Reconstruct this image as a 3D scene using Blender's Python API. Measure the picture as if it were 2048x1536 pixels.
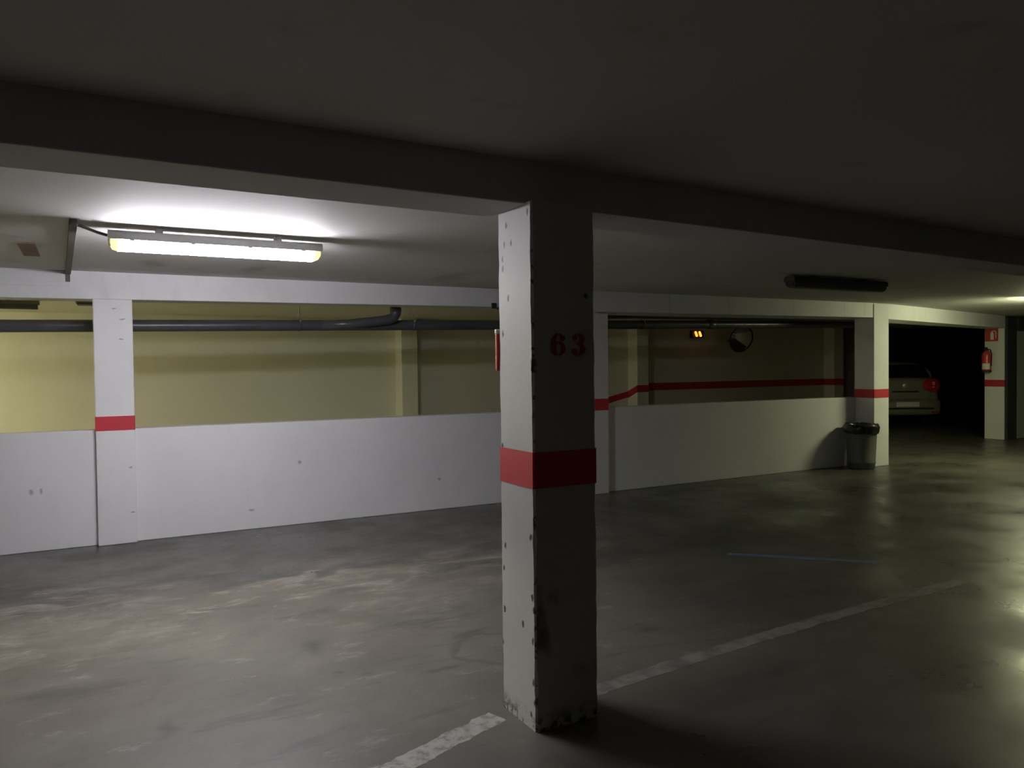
import bpy, bmesh, math, random
from mathutils import Vector, Matrix, noise

random.seed(7)
scene = bpy.context.scene
for o in list(bpy.data.objects):
    bpy.data.objects.remove(o)
COL = scene.collection

# ------------------------------------------------------------------ camera
# World frame: X runs along the low white wall, Y points away across it, Z up, floor at 0.
cam_data = bpy.data.cameras.new('camera')
cam_data.sensor_width = 36.0
cam_data.lens = 36.0 * 1540.0 / 2048.0
cam_data.clip_start = 0.05
cam = bpy.data.objects.new('camera', cam_data)
COL.objects.link(cam)
right, up, back = (0.87696, -0.48042, -0.01126), (0.02104, 0.01498, 0.99967), (-0.48009, -0.87691, 0.02324)
cam.matrix_world = Matrix(((right[0], up[0], back[0], 0.0),
                           (right[1], up[1], back[1], 0.0),
                           (right[2], up[2], back[2], 1.5),
                           (0, 0, 0, 1)))
scene.camera = cam

# ------------------------------------------------------------------ world, exposure
w = bpy.data.worlds.new('world')
scene.world = w
w.use_nodes = True
w.node_tree.nodes['Background'].inputs['Color'].default_value = (0, 0, 0, 1)
w.node_tree.nodes['Background'].inputs['Strength'].default_value = 0.0
vs = scene.view_settings
vs.view_transform = 'Standard'
vs.look = 'None'
vs.gamma = 1.0
vs.use_curve_mapping = False
vs.exposure = 0.0
LAMP_NEAR = ((1.0, 0.98, 1.045), 122.0)      # fluorescent batten by the left bay
LAMP_FAR = ((1.0, 1.04, 0.60), 108.0)        # batten just out of the frame on the right
LAMP_RAMP = ((1.0, 0.95, 0.60), 165.0)       # batten over the ramp, out of the frame on the left

# ------------------------------------------------------------------ helpers
def setp(o, label=None, cat=None, group=None, kind=None):
    if label: o['label'] = label
    if cat: o['category'] = cat
    if group: o['group'] = group
    if kind: o['kind'] = kind
    return o

def empty(name, loc, label=None, cat=None, group=None, rotz=0.0):
    o = bpy.data.objects.new(name, None)
    o.empty_display_size = 0.1
    o.location = loc
    o.rotation_euler = (0, 0, rotz)
    COL.objects.link(o)
    return setp(o, label, cat, group)

def link(name, bm, mat, parent=None, smooth=False, loc=None, offset=True):
    """Link a bmesh as one mesh object. With a parent, geometry given in world space is shifted to the parent's base."""
    me = bpy.data.meshes.new(name)
    bmesh.ops.recalc_face_normals(bm, faces=bm.faces)
    bm.to_mesh(me)
    bm.free()
    me.materials.append(mat)
    if smooth:
        for p in me.polygons:
            p.use_smooth = True
    o = bpy.data.objects.new(name, me)
    COL.objects.link(o)
    if loc is not None:
        o.location = loc
        me.transform(Matrix.Translation(-Vector(loc)))
    if parent is not None:
        o.parent = parent
        if offset:
            base = Vector((0, 0, 0))
            q = parent
            while q is not None:
                base += Vector(q.location)
                q = q.parent
            me.transform(Matrix.Translation(-base))
    return o

def bm_new():
    return bmesh.new()

def hexa(bm, v, bev=0.0, seg=2):
    """v: 8 points, bottom ring (4) then top ring (4)."""
    vs_ = [bm.verts.new(p) for p in v]
    fs = [(0, 1, 2, 3), (7, 6, 5, 4), (0, 4, 5, 1), (1, 5, 6, 2), (2, 6, 7, 3), (3, 7, 4, 0)]
    faces = [bm.faces.new([vs_[i] for i in f]) for f in fs]
    if bev > 0:
        edges = list({e for f in faces for e in f.edges})
        bmesh.ops.bevel(bm, geom=edges, offset=bev, segments=seg, profile=0.5, affect='EDGES')
    return bm

def box(bm, x0, x1, y0, y1, z0, z1, bev=0.0, seg=2):
    return hexa(bm, [(x0, y0, z0), (x1, y0, z0), (x1, y1, z0), (x0, y1, z0),
                     (x0, y0, z1), (x1, y0, z1), (x1, y1, z1), (x0, y1, z1)], bev, seg)

def mbox(name, mat, dims, parent=None, bev=0.0, loc=None, smooth=False):
    return link(name, box(bm_new(), *dims, bev=bev), mat, parent, smooth, loc)

def tube(bm, pts, r, n=16, cap=True):
    """Round tube through pts; r a number or one per point."""
    pts = [Vector(p) for p in pts]
    rs = r if isinstance(r, (list, tuple)) else [r] * len(pts)
    rings = []
    prev = None
    for i, p in enumerate(pts):
        if i == 0: d = pts[1] - p
        elif i == len(pts) - 1: d = p - pts[i - 1]
        else: d = (pts[i + 1] - p).normalized() + (p - pts[i - 1]).normalized()
        d.normalize()
        if prev is None:
            a = d.orthogonal().normalized()
        else:
            a = prev - d * prev.dot(d)
            a = a.normalized() if a.length > 1e-6 else d.orthogonal().normalized()
        prev = a
        b = d.cross(a)
        rings.append([bm.verts.new(p + (a * math.cos(t) + b * math.sin(t)) * rs[i])
                      for t in (2 * math.pi * k / n for k in range(n))])
    for i in range(len(rings) - 1):
        for k in range(n):
            bm.faces.new((rings[i][k], rings[i][(k + 1) % n], rings[i + 1][(k + 1) % n], rings[i + 1][k]))
    if cap:
        bm.faces.new(rings[0][::-1])
        bm.faces.new(rings[-1])
    return bm

def lathe(bm, prof, n=32, centre=(0, 0, 0), axis='Z', cap0=True, cap1=True, jitter=None):
    """prof: list of (radius, height)."""
    c = Vector(centre)
    rings = []
    for i, (r, h) in enumerate(prof):
        ring = []
        for k in range(n):
            t = 2 * math.pi * k / n
            rr, hh = r, h
            if jitter: rr, hh = jitter(i, k, t, r, h)
            x, y = rr * math.cos(t), rr * math.sin(t)
            if axis == 'Z': p = Vector((x, y, hh))
            elif axis == 'X': p = Vector((hh, x, y))
            else: p = Vector((x, hh, y))
            ring.append(bm.verts.new(c + p))
        rings.append(ring)
    for i in range(len(rings) - 1):
        for k in range(n):
            bm.faces.new((rings[i][k], rings[i][(k + 1) % n], rings[i + 1][(k + 1) % n], rings[i + 1][k]))
    if cap0: bm.faces.new(rings[0][::-1])
    if cap1: bm.faces.new(rings[-1])
    return bm

def prism(bm, outline, a0, a1, axis='X'):
    """Extrude a 2-D outline along an axis. X: outline is (y,z); Y: (x,z); Z: (x,y)."""
    def P(u, v, a):
        return {'X': (a, u, v), 'Y': (u, a, v), 'Z': (u, v, a)}[axis]
    r0 = [bm.verts.new(P(u, v, a0)) for u, v in outline]
    r1 = [bm.verts.new(P(u, v, a1)) for u, v in outline]
    n = len(outline)
    for k in range(n):
        bm.faces.new((r0[k], r0[(k + 1) % n], r1[(k + 1) % n], r1[k]))
    bm.faces.new(r0[::-1]); bm.faces.new(r1)
    return bm

def loft(secs, cap=True):
    b = bm_new()
    R_ = [[b.verts.new(p) for p in s] for s in secs]
    n = len(R_[0])
    for i in range(len(R_) - 1):
        for k in range(n):
            b.faces.new((R_[i][k], R_[i][(k + 1) % n], R_[i + 1][(k + 1) % n], R_[i + 1][k]))
    if cap:
        b.faces.new(R_[0][::-1]); b.faces.new(R_[-1])
    return b

# ------------------------------------------------------------------ materials
def new_mat(name, base, rough=0.6, metal=0.0, spec=0.5):
    m = bpy.data.materials.new(name)
    m.use_nodes = True
    b = m.node_tree.nodes['Principled BSDF']
    b.inputs['Base Color'].default_value = (*base, 1)
    b.inputs['Roughness'].default_value = rough
    b.inputs['Metallic'].default_value = metal
    b.inputs['Specular IOR Level'].default_value = spec
    return m

class NT:
    """Small wrapper for node building on world position."""
    def __init__(self, m):
        self.m = m; self.t = m.node_tree; self.n = self.t.nodes; self.l = self.t.links
        self.b = self.n['Principled BSDF']
        self.pos = self.n.new('ShaderNodeNewGeometry').outputs['Position']
    def mapped(self, scale=(1, 1, 1), loc=(0, 0, 0), rot=(0, 0, 0)):
        k = self.n.new('ShaderNodeMapping')
        k.inputs['Scale'].default_value = scale
        k.inputs['Location'].default_value = loc
        k.inputs['Rotation'].default_value = rot
        self.l.new(self.pos, k.inputs['Vector'])
        return k.outputs['Vector']
    def noise(self, scale, detail=4, rough=0.55, vec=None, dist=0.0):
        k = self.n.new('ShaderNodeTexNoise')
        k.inputs['Scale'].default_value = scale
        k.inputs['Detail'].default_value = detail
        k.inputs['Roughness'].default_value = rough
        k.inputs['Distortion'].default_value = dist
        self.l.new(vec if vec is not None else self.pos, k.inputs['Vector'])
        return k.outputs['Fac']
    def ramp(self, fac, lo, hi, a=0.0, b=1.0):
        k = self.n.new('ShaderNodeMapRange')
        k.interpolation_type = 'SMOOTHSTEP'
        k.inputs['From Min'].default_value = lo
        k.inputs['From Max'].default_value = hi
        k.inputs['To Min'].default_value = a
        k.inputs['To Max'].default_value = b
        self.l.new(fac, k.inputs['Value'])
        return k.outputs['Result']
    def math(self, op, a, b=None, clamp=False):
        k = self.n.new('ShaderNodeMath'); k.operation = op; k.use_clamp = clamp
        for i, v in enumerate((a, b)):
            if v is None: continue
            if isinstance(v, (int, float)): k.inputs[i].default_value = v
            else: self.l.new(v, k.inputs[i])
        return k.outputs[0]
    def mix(self, fac, a, b):
        k = self.n.new('ShaderNodeMix'); k.data_type = 'RGBA'
        if isinstance(fac, (int, float)): k.inputs[0].default_value = fac
        else: self.l.new(fac, k.inputs[0])
        for i, v in ((6, a), (7, b)):
            if isinstance(v, tuple): k.inputs[i].default_value = (*v, 1)
            else: self.l.new(v, k.inputs[i])
        return k.outputs[2]
    def sep(self):
        k = self.n.new('ShaderNodeSeparateXYZ'); self.l.new(self.pos, k.inputs[0])
        return k.outputs
    def spot(self, p, r, vec=None, soft=0.5):
        """1 inside a small ragged patch around world point p."""
        k = self.n.new('ShaderNodeVectorMath'); k.operation = 'SUBTRACT'
        self.l.new(vec if vec is not None else self.pos, k.inputs[0]); k.inputs[1].default_value = p
        s = self.n.new('ShaderNodeVectorMath'); s.operation = 'DIVIDE'
        self.l.new(k.outputs[0], s.inputs[0])
        s.inputs[1].default_value = r if isinstance(r, tuple) else (r, r, r)
        q = self.n.new('ShaderNodeVectorMath'); q.operation = 'LENGTH'
        self.l.new(s.outputs[0], q.inputs[0])
        return self.ramp(q.outputs['Value'], 1.0 + soft * 0.3, 1.0 - soft, 0.0, 1.0)
    def warped(self, amount, scale):
        k = self.n.new('ShaderNodeTexNoise'); k.inputs['Scale'].default_value = scale
        self.l.new(self.pos, k.inputs['Vector'])
        s = self.n.new('ShaderNodeVectorMath'); s.operation = 'MULTIPLY_ADD'
        self.l.new(k.outputs['Color'], s.inputs[0])
        s.inputs[1].default_value = (amount,) * 3
        s.inputs[2].default_value = (-amount / 2,) * 3
        a = self.n.new('ShaderNodeVectorMath'); a.operation = 'ADD'
        self.l.new(self.pos, a.inputs[0]); self.l.new(s.outputs[0], a.inputs[1])
        return a.outputs[0]
    def maxall(self, xs):
        r = xs[0]
        for x in xs[1:]: r = self.math('MAXIMUM', r, x)
        return r
    def color(self, c):
        self.l.new(c, self.b.inputs['Base Color'])
    def bump(self, h, strength=0.2, dist=0.01):
        k = self.n.new('ShaderNodeBump')
        k.inputs['Strength'].default_value = strength; k.inputs['Distance'].default_value = dist
        self.l.new(h, k.inputs['Height']); self.l.new(k.outputs[0], self.b.inputs['Normal'])

def paint_mat(name, base, dirt, rough=0.55, amount=0.35, spots=(), spot_col=(0.05, 0.05, 0.05), scale=1.0):
    m = new_mat(name, base, rough)
    t = NT(m)
    n1 = t.noise(0.9 * scale, 5, 0.6)
    n2 = t.noise(7 * scale, 4, 0.6, vec=t.mapped((1, 1, 0.35)))
    f = t.math('MULTIPLY', t.ramp(n1, 0.42, 0.75), amount)
    c = t.mix(f, base, dirt)
    c = t.mix(t.math('MULTIPLY', t.ramp(n2, 0.52, 0.8), amount * 0.6), c, dirt)
    if spots:
        v = t.warped(0.02, 40)
        mk = t.maxall([t.spot(p, r, v) for p, r in spots])
        c = t.mix(mk, c, spot_col)
    t.color(c)
    t.bump(t.noise(45, 3, 0.6), 0.12, 0.004)
    return m

WHITE = (0.74, 0.735, 0.74)
WHITE_D = (0.55, 0.54, 0.53)
M = {}
M['white_wall'] = paint_mat('white_wall_paint', WHITE, (0.60, 0.59, 0.60), amount=0.4,
    spots=[((1.75, 7.52, 0.60), (0.018, 0.2, 0.022)), ((1.3, 7.52, 0.18), (0.03, 0.2, 0.012)),
           ((3.2, 7.48, 0.32), (0.02, 0.2, 0.02)), ((-0.45, 7.55, 0.50), (0.02, 0.2, 0.03)),
           ((-0.38, 7.55, 0.50), (0.012, 0.2, 0.03))], spot_col=(0.42, 0.41, 0.41))
M['lintel'] = paint_mat('lintel_paint', WHITE, (0.56, 0.55, 0.54), amount=0.5, scale=1.6,
    spots=[((x, 7.2, 2.24), (0.010, 0.5, 0.16)) for x in (6.1, 7.05, 8.2, 9.2, 9.62)], spot_col=(0.60, 0.59, 0.57))
M['pillar_white'] = paint_mat('pillar_white_paint', WHITE, (0.58, 0.57, 0.57), amount=0.35, scale=1.5,
    spots=[((0.24, 7.44, 1.77), (0.02, 0.2, 0.007)), ((0.25, 7.44, 1.94), (0.025, 0.2, 0.008)),
           ((0.19, 7.44, 2.03), (0.02, 0.2, 0.006)), ((0.29, 7.44, 0.66), (0.012, 0.2, 0.009)),
           ((0.30, 7.44, 0.27), (0.02, 0.2, 0.008))], spot_col=(0.36, 0.35, 0.35))

def column_mat():
    m = new_mat('column_paint', WHITE, 0.6)
    t = NT(m)
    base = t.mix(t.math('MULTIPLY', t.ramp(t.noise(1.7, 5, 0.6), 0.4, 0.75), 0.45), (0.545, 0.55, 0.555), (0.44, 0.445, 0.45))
    v = t.warped(0.02, 45)
    X0, Y0, Y1 = 1.568, 2.685, 2.98
    chips = [(2.10, 2.90), (2.125, 2.72), (2.02, 2.92), (2.02, 2.86), (1.92, 2.935), (1.96, 2.935), (1.79, 2.89), (1.64, 2.94),
             (1.153, 2.955), (0.72, 2.94), (0.80, 2.72), (0.55, 2.71), (0.44, 2.95), (0.42, 2.79), (0.37, 2.71), (0.29, 2.975),
             (0.62, 2.955), (0.12, 2.70), (0.06, 2.73), (0.20, 2.71), (0.50, 2.70)]
    ss = [t.spot((X0, y, z), (0.05, 0.010, 0.017), v) for z, y in chips]
    ss.append(t.spot((X0, 2.695, 1.50), (0.03, 0.012, 0.035), v))
    ss.append(t.spot((1.83, 2.685, 1.79), (0.012, 0.03, 0.014), v))
    xyz = t.sep()
    # worn corner edge and worn foot
    ed = t.math('MULTIPLY', t.math('MULTIPLY', t.ramp(xyz[1], Y0 + 0.022, Y0 + 0.006), t.ramp(xyz[0], X0 + 0.012, X0 + 0.006)), t.ramp(t.noise(24, 4, 0.7), 0.54, 0.62))
    foot = t.math('MULTIPLY', t.ramp(xyz[2], 0.10, 0.0), t.ramp(t.noise(22, 4, 0.7), 0.46, 0.58))
    mk = t.maxall(ss + [ed, foot])
    c = t.mix(mk, base, (0.06, 0.055, 0.05))
    # tyre-black rub marks low on the drive-side face
    rub = t.math('MULTIPLY', t.ramp(t.noise(5, 4, 0.6, vec=t.mapped((1, 1, 0.6))), 0.46, 0.62),
                 t.math('MULTIPLY', t.ramp(xyz[2], 0.72, 0.50), t.ramp(xyz[2], 0.14, 0.30)))
    rub = t.math('MULTIPLY', rub, t.ramp(xyz[0], X0 + 0.002, X0 + 0.01))
    c = t.mix(t.math('MULTIPLY', rub, 0.8), c, (0.10, 0.10, 0.10))
    t.color(c)
    t.bump(t.noise(30, 4, 0.6), 0.2, 0.005)
    return m
M['column'] = column_mat()
M['red'] = paint_mat('red_band_paint', (0.56, 0.028, 0.045), (0.42, 0.025, 0.035), 0.5, 0.5)
M['red_number'] = paint_mat('red_stencil_paint', (0.45, 0.02, 0.03), (0.30, 0.04, 0.04), 0.6, 0.8, scale=8)
M['cream'] = paint_mat('cream_ramp_paint', (0.80, 0.775, 0.62), (0.70, 0.675, 0.53), 0.6, 0.3)
M['beam'] = paint_mat('beam_paint', (0.57, 0.565, 0.585), (0.47, 0.465, 0.48), 0.7, 0.4)
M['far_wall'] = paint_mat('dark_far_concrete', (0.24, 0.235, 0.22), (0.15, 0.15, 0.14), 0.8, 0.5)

def ceiling_mat():
    m = new_mat('ceiling_paint', WHITE, 0.75)
    t = NT(m)
    c = t.mix(t.math('MULTIPLY', t.ramp(t.noise(0.8, 5, 0.6), 0.42, 0.72), 0.35), (0.60, 0.59, 0.575), (0.48, 0.465, 0.44))
    st = t.noise(2.2, 4, 0.6, vec=t.mapped((1.0, 0.8, 1), rot=(0, 0, 0.6)))
    c = t.mix(t.math('MULTIPLY', t.ramp(st, 0.60, 0.74), 0.5), c, (0.36, 0.34, 0.30))
    v = t.warped(0.25, 4)
    sm = t.maxall([t.spot((0.45, 6.7, 2.34), (0.10, 0.28, 1), v, 0.9), t.spot((1.25, 6.7, 2.34), (0.13, 0.3, 1), v, 0.9), t.spot((3.0, 6.6, 2.34), (0.16, 0.5, 1), v, 0.9)])
    c = t.mix(t.math('MULTIPLY', sm, 0.6), c, (0.32, 0.30, 0.26))
    t.color(c)
    t.bump(t.noise(14, 4, 0.6), 0.15, 0.006)
    return m
M['ceiling'] = ceiling_mat()

def floor_mat():
    m = new_mat('worn_floor_paint', (0.2, 0.2, 0.2), 0.45)
    t = NT(m)
    xyz = t.sep()
    warp = t.math('MULTIPLY', t.math('SUBTRACT', t.noise(0.9, 5, 0.6), 0.5), 1.6)
    yw = t.math('ADD', xyz[1], warp)
    paint = t.mix(t.ramp(t.noise(0.7, 4, 0.5), 0.35, 0.7), (0.057, 0.054, 0.046), (0.084, 0.079, 0.067))
    worn = t.mix(t.ramp(t.noise(1.3, 6, 0.6), 0.35, 0.7), (0.116, 0.108, 0.087), (0.162, 0.152, 0.122))
    # parking bay: bare between the wheel strip by the wall and the white line
    bay = t.math('MULTIPLY', t.ramp(yw, 5.75, 5.25), t.ramp(yw, 2.2, 3.1))
    bay = t.math('MULTIPLY', bay, t.ramp(xyz[0], 4.2, 2.0, 0.1, 1.0))
    c = t.mix(bay, paint, worn)
    # pale scuffs where the paint edge is breaking up
    sc = t.noise(3.2, 8, 0.72, vec=t.mapped((0.7, 1.5, 1), rot=(0, 0, 0.15)), dist=0.6)
    sc2 = t.noise(1.1, 3, 0.5, vec=t.mapped((1, 1, 1), loc=(2.3, 8.1, 0)))
    edge = t.math('MULTIPLY', t.ramp(yw, 6.3, 5.5), t.ramp(yw, 4.1, 5.1))
    edge = t.math('MULTIPLY', edge, t.ramp(xyz[0], 4.5, 3.0))
    k1 = t.math('MULTIPLY', t.math('MULTIPLY', t.ramp(sc, 0.46, 0.56), edge), t.ramp(sc2, 0.34, 0.52))
    c = t.mix(t.math('MULTIPLY', k1, 0.85), c, (0.205, 0.178, 0.152))
    c = t.mix(t.math('MULTIPLY', t.math('MULTIPLY', t.ramp(sc, 0.565, 0.64), edge), 0.8), c, (0.33, 0.30, 0.255))
    # pinkish and grey blotches in the bare concrete
    bl = t.noise(0.8, 5, 0.6, vec=t.mapped((0.8, 1.4, 1), loc=(5, 4, 0)))
    c = t.mix(t.math('MULTIPLY', t.ramp(bl, 0.46, 0.60), 0.55), c, (0.128, 0.110, 0.095))
    pale = t.noise(4.0, 7, 0.75, vec=t.mapped((0.7, 1.3, 1), loc=(3, 1, 0)))
    c = t.mix(t.math('MULTIPLY', t.math('MULTIPLY', t.ramp(pale, 0.57, 0.67), bay), 0.6), c, (0.26, 0.235, 0.21))
    # long dark rubs along the drive direction, and small dirt specks
    dk = t.noise(1.6, 7, 0.72, vec=t.mapped((0.55, 2.2, 1), loc=(7, 3, 0), rot=(0, 0, -0.12)), dist=0.4)
    c = t.mix(t.math('MULTIPLY', t.ramp(dk, 0.545, 0.66), 0.55), c, (0.055, 0.052, 0.048))
    dk2 = t.noise(9.0, 5, 0.7, vec=t.mapped((0.6, 1.5, 1), loc=(1, 6, 0)))
    c = t.mix(t.math('MULTIPLY', t.ramp(dk2, 0.64, 0.74), 0.5), c, (0.045, 0.042, 0.04))
    gr = t.noise(60, 3, 0.6)
    c = t.mix(t.math('MULTIPLY', t.ramp(gr, 0.5, 0.75), 0.25), c, (0.06, 0.057, 0.052))
    v = t.warped(0.12, 9)
    oil = t.maxall([t.spot((0.26, 3.50, 0), (0.05, 0.10, 1), v, 0.9), t.spot((1.04, 3.72, 0), (0.03, 0.03, 1), v, 0.9),
                    t.spot((1.52, 3.50, 0), (0.13, 0.035, 1), v, 0.9), t.spot((1.15, 3.62, 0), (0.03, 0.02, 1), v, 0.9),
                    t.spot((1.02, 4.12, 0), (0.07, 0.14, 1), v, 0.9), t.spot((2.75, 3.42, 0), (0.10, 0.05, 1), v, 0.9),
                    t.spot((4.6, 2.40, 0), (0.18, 0.10, 1), v, 0.9)])
    c = t.mix(t.math('MULTIPLY', oil, 0.6), c, (0.05, 0.047, 0.044))
    # a curved tyre rub beside the column foot
    k = t.n.new('ShaderNodeVectorMath'); k.operation = 'DISTANCE'
    t.l.new(v, k.inputs[0]); k.inputs[1].default_value = (1.86, 3.62, 0)
    ring = t.math('MULTIPLY', t.ramp(t.math('ABSOLUTE', t.math('SUBTRACT', k.outputs['Value'], 0.22)), 0.03, 0.008), 0.45)
    c = t.mix(ring, c, (0.065, 0.06, 0.056))
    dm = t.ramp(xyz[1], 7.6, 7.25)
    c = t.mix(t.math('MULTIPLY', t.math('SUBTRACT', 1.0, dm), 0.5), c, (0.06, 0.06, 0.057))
    t.color(c)
    rg = t.ramp(t.noise(1.1, 5, 0.65), 0.3, 0.72, 0.24, 0.50)
    rg = t.math('ADD', rg, t.math('MULTIPLY', bay, 0.18))
    t.l.new(rg, t.b.inputs['Roughness'])
    t.bump(t.noise(9, 5, 0.6), 0.10, 0.004)
    return m
M['floor'] = floor_mat()

def line_mat(name, col, under, lo, hi, scale=14):
    m = new_mat(name, col, 0.55)
    t = NT(m)
    n = t.noise(scale, 6, 0.7)
    t.color(t.mix(t.ramp(n, lo, hi), under, col))
    return m
M['line_white'] = line_mat('worn_white_line_paint', (0.42, 0.40, 0.365), (0.19, 0.18, 0.16), 0.34, 0.56)
M['line_faded'] = line_mat('faded_white_line_paint', (0.20, 0.195, 0.17), (0.115, 0.11, 0.098), 0.36, 0.58, 8)
M['line_blue'] = line_mat('worn_blue_line_paint', (0.12, 0.19, 0.31), (0.09, 0.11, 0.14), 0.32, 0.55, 9)

M['pipe'] = new_mat('dark_grey_plastic_pipe', (0.075, 0.073, 0.088), 0.33)
t = NT(M['pipe']); t.color(t.mix(t.ramp(t.noise(3, 4, 0.6), 0.4, 0.7), (0.082, 0.080, 0.096), (0.062, 0.060, 0.070)))
M['metal'] = new_mat('galvanised_clamp', (0.62, 0.62, 0.62), 0.25, 0.9)
M['dark_metal'] = new_mat('dark_steel', (0.05, 0.05, 0.05), 0.45, 0.6)
M['housing'] = paint_mat('grey_lamp_housing', (0.74, 0.74, 0.73), (0.62, 0.62, 0.60), 0.5, 0.3)
M['housing_dark'] = paint_mat('dark_lamp_housing', (0.045, 0.045, 0.042), (0.03, 0.03, 0.03), 0.6, 0.5)  # on the unlit batten this black paints in backlit shade; ramp fittings share it
M['diffuser_off'] = new_mat('unlit_diffuser_backlit', (0.06, 0.06, 0.055), 0.4)  # pale plastic coloured near-black, backlit shade put into the base colour
M['trunking'] = paint_mat('dusty_cable_trunking', (0.12, 0.108, 0.094), (0.085, 0.072, 0.06), 0.7, 0.5)
M['cable'] = new_mat('grey_cable', (0.16, 0.155, 0.15), 0.6)
M['rust'] = paint_mat('rusty_plate', (0.20, 0.13, 0.085), (0.13, 0.08, 0.05), 0.8, 0.7, scale=6)
M['cap_yellow'] = new_mat('yellowed_end_cap', (0.75, 0.70, 0.45), 0.5)

def emit(name, col, strength):
    m = bpy.data.materials.new(name); m.use_nodes = True
    nt = m.node_tree
    nt.nodes.remove(nt.nodes['Principled BSDF'])
    e = nt.nodes.new('ShaderNodeEmission')
    e.inputs['Color'].default_value = (*col, 1); e.inputs['Strength'].default_value = strength
    nt.links.new(e.outputs[0], nt.nodes['Material Output'].inputs['Surface'])
    return m
M['glow_near'] = emit('lit_diffuser_near', *LAMP_NEAR)
M['glow_far'] = emit('lit_diffuser_far', *LAMP_FAR)
M['glow_ramp'] = emit('lit_diffuser_ramp', *LAMP_RAMP)
M['glow_orange'] = emit('orange_indicator', (1.0, 0.26, 0.02), 3.2)

# ------------------------------------------------------------------ the setting
CEIL = 2.34
def structure(name, bm, mat):
    return setp(link(name, bm, mat), kind='structure')

bm = bm_new()
box(bm, -12, 27, -9, 7.60, -0.25, 0.0)
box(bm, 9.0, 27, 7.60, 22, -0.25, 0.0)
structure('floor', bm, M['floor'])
# the ramp beyond the low wall drops to the left
structure('floor_ramp', hexa(bm_new(), [(-12, 7.62, -3.45), (9.0, 7.62, -0.25), (9.0, 11.8, -0.25), (-12, 11.8, -3.45),
                                        (-12, 7.62, -3.2), (9.0, 7.62, 0.0), (9.0, 11.8, 0.0), (-12, 11.8, -3.2)]), M['floor'])
bm = bm_new()
box(bm, -12, 27, -9, 7.70, CEIL, CEIL + 0.2)
box(bm, 10.14, 27, 7.70, 22, CEIL, CEIL + 0.2)
structure('ceiling', bm, M['ceiling'])
structure('ceiling_ramp', box(bm_new(), -12, 10.139, 7.70, 12.0, 2.27, 2.54), M['cream'])

# low white wall beside the ramp, in two runs
wl = structure('wall_low_left', hexa(bm_new(), [(-12, 7.62, 0), (5.0, 7.44, 0), (5.0, 7.62, 0), (-12, 7.77, 0),
                                                (-12, 7.62, 0.995), (5.0, 7.44, 0.99), (5.0, 7.62, 0.99), (-12, 7.77, 0.995)], 0.006), M['white_wall'])
wr = structure('wall_low_right', hexa(bm_new(), [(5.0, 7.41, 0), (9.85, 7.45, 0), (9.85, 7.62, 0), (5.0, 7.60, 0),
                                                 (5.0, 7.41, 1.0), (9.85, 7.45, 0.99), (9.85, 7.62, 0.99), (5.0, 7.60, 1.0)], 0.006), M['white_wall'])
structure('wall_ramp_side', box(bm_new(), -12, 9.0, 7.63, 7.78, -3.6, -0.01), M['white_wall'])
# cream wall on the far side of the ramp
wb = structure('wall_ramp', box(bm_new(), -12, 14.72, 11.78, 12.0, -3.6, CEIL), M['cream'])
for x0, x1 in ((4.315, 4.585), (8.97, 9.235), (14.42, 14.72)):
    mbox('pilaster', M['cream'], (x0, x1, 11.5, 11.79, -3.1, 2.272), wb, 0.006)
def stripe_poly(pts_lo, pts_hi, y0, y1):
    """Painted stripe on a wall: lower and upper edge points (x, z), between depths y0 and y1."""
    b = bm_new()
    n = len(pts_lo)
    A = [b.verts.new((x, y0, z)) for x, z in pts_lo]; B = [b.verts.new((x, y0, z)) for x, z in pts_hi]
    C_ = [b.verts.new((x, y1, z)) for x, z in pts_lo]; D_ = [b.verts.new((x, y1, z)) for x, z in pts_hi]
    for i in range(n - 1):
        b.faces.new((A[i], A[i + 1], B[i + 1], B[i])); b.faces.new((C_[i + 1], C_[i], D_[i], D_[i + 1]))
        b.faces.new((B[i], B[i + 1], D_[i + 1], D_[i])); b.faces.new((A[i + 1], A[i], C_[i], C_[i + 1]))
    for i in (0, n - 1):
        b.faces.new((A[i], B[i], D_[i], C_[i]))
    return b
link('red_stripe', stripe_poly([(6.2, 0.20), (8.35, 0.745), (8.97, 0.885)], [(6.2, 0.32), (8.35, 0.865), (8.97, 1.0)], 11.775, 11.785), M['red'], wb)
b = bm_new()
hexa(b, [(8.965, 11.497, 0.99), (8.975, 11.497, 0.99), (8.975, 11.78, 0.87), (8.965, 11.78, 0.87),
         (8.965, 11.497, 1.115), (8.975, 11.497, 1.115), (8.975, 11.78, 1.0), (8.965, 11.78, 1.0)])
link('red_stripe', b, M['red'], wb)
mbox('red_stripe', M['red'], (8.965, 9.24, 11.496, 11.51, 0.985, 1.115), wb)
mbox('red_stripe', M['red'], (9.235, 14.425, 11.775, 11.785, 1.0, 1.14), wb)
mbox('red_stripe', M['red'], (14.415, 14.725, 11.496, 11.51, 1.0, 1.14), wb)
mbox('red_stripe', M['red'], (14.415, 14.43, 11.51, 11.775, 1.0, 1.14), wb)
# enclosing walls far off
structure('wall_behind', box(bm_new(), -12, 27, -9.2, -9, -0.1, CEIL), M['beam'])
structure('wall_left', box(bm_new(), -12.2, -12, -9, 12, -3.6, CEIL + 0.1), M['white_wall'])
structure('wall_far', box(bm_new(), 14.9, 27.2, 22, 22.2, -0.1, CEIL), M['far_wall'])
structure('wall_right', box(bm_new(), 27, 27.2, -9, 22, -0.1, CEIL), M['far_wall'])
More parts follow.
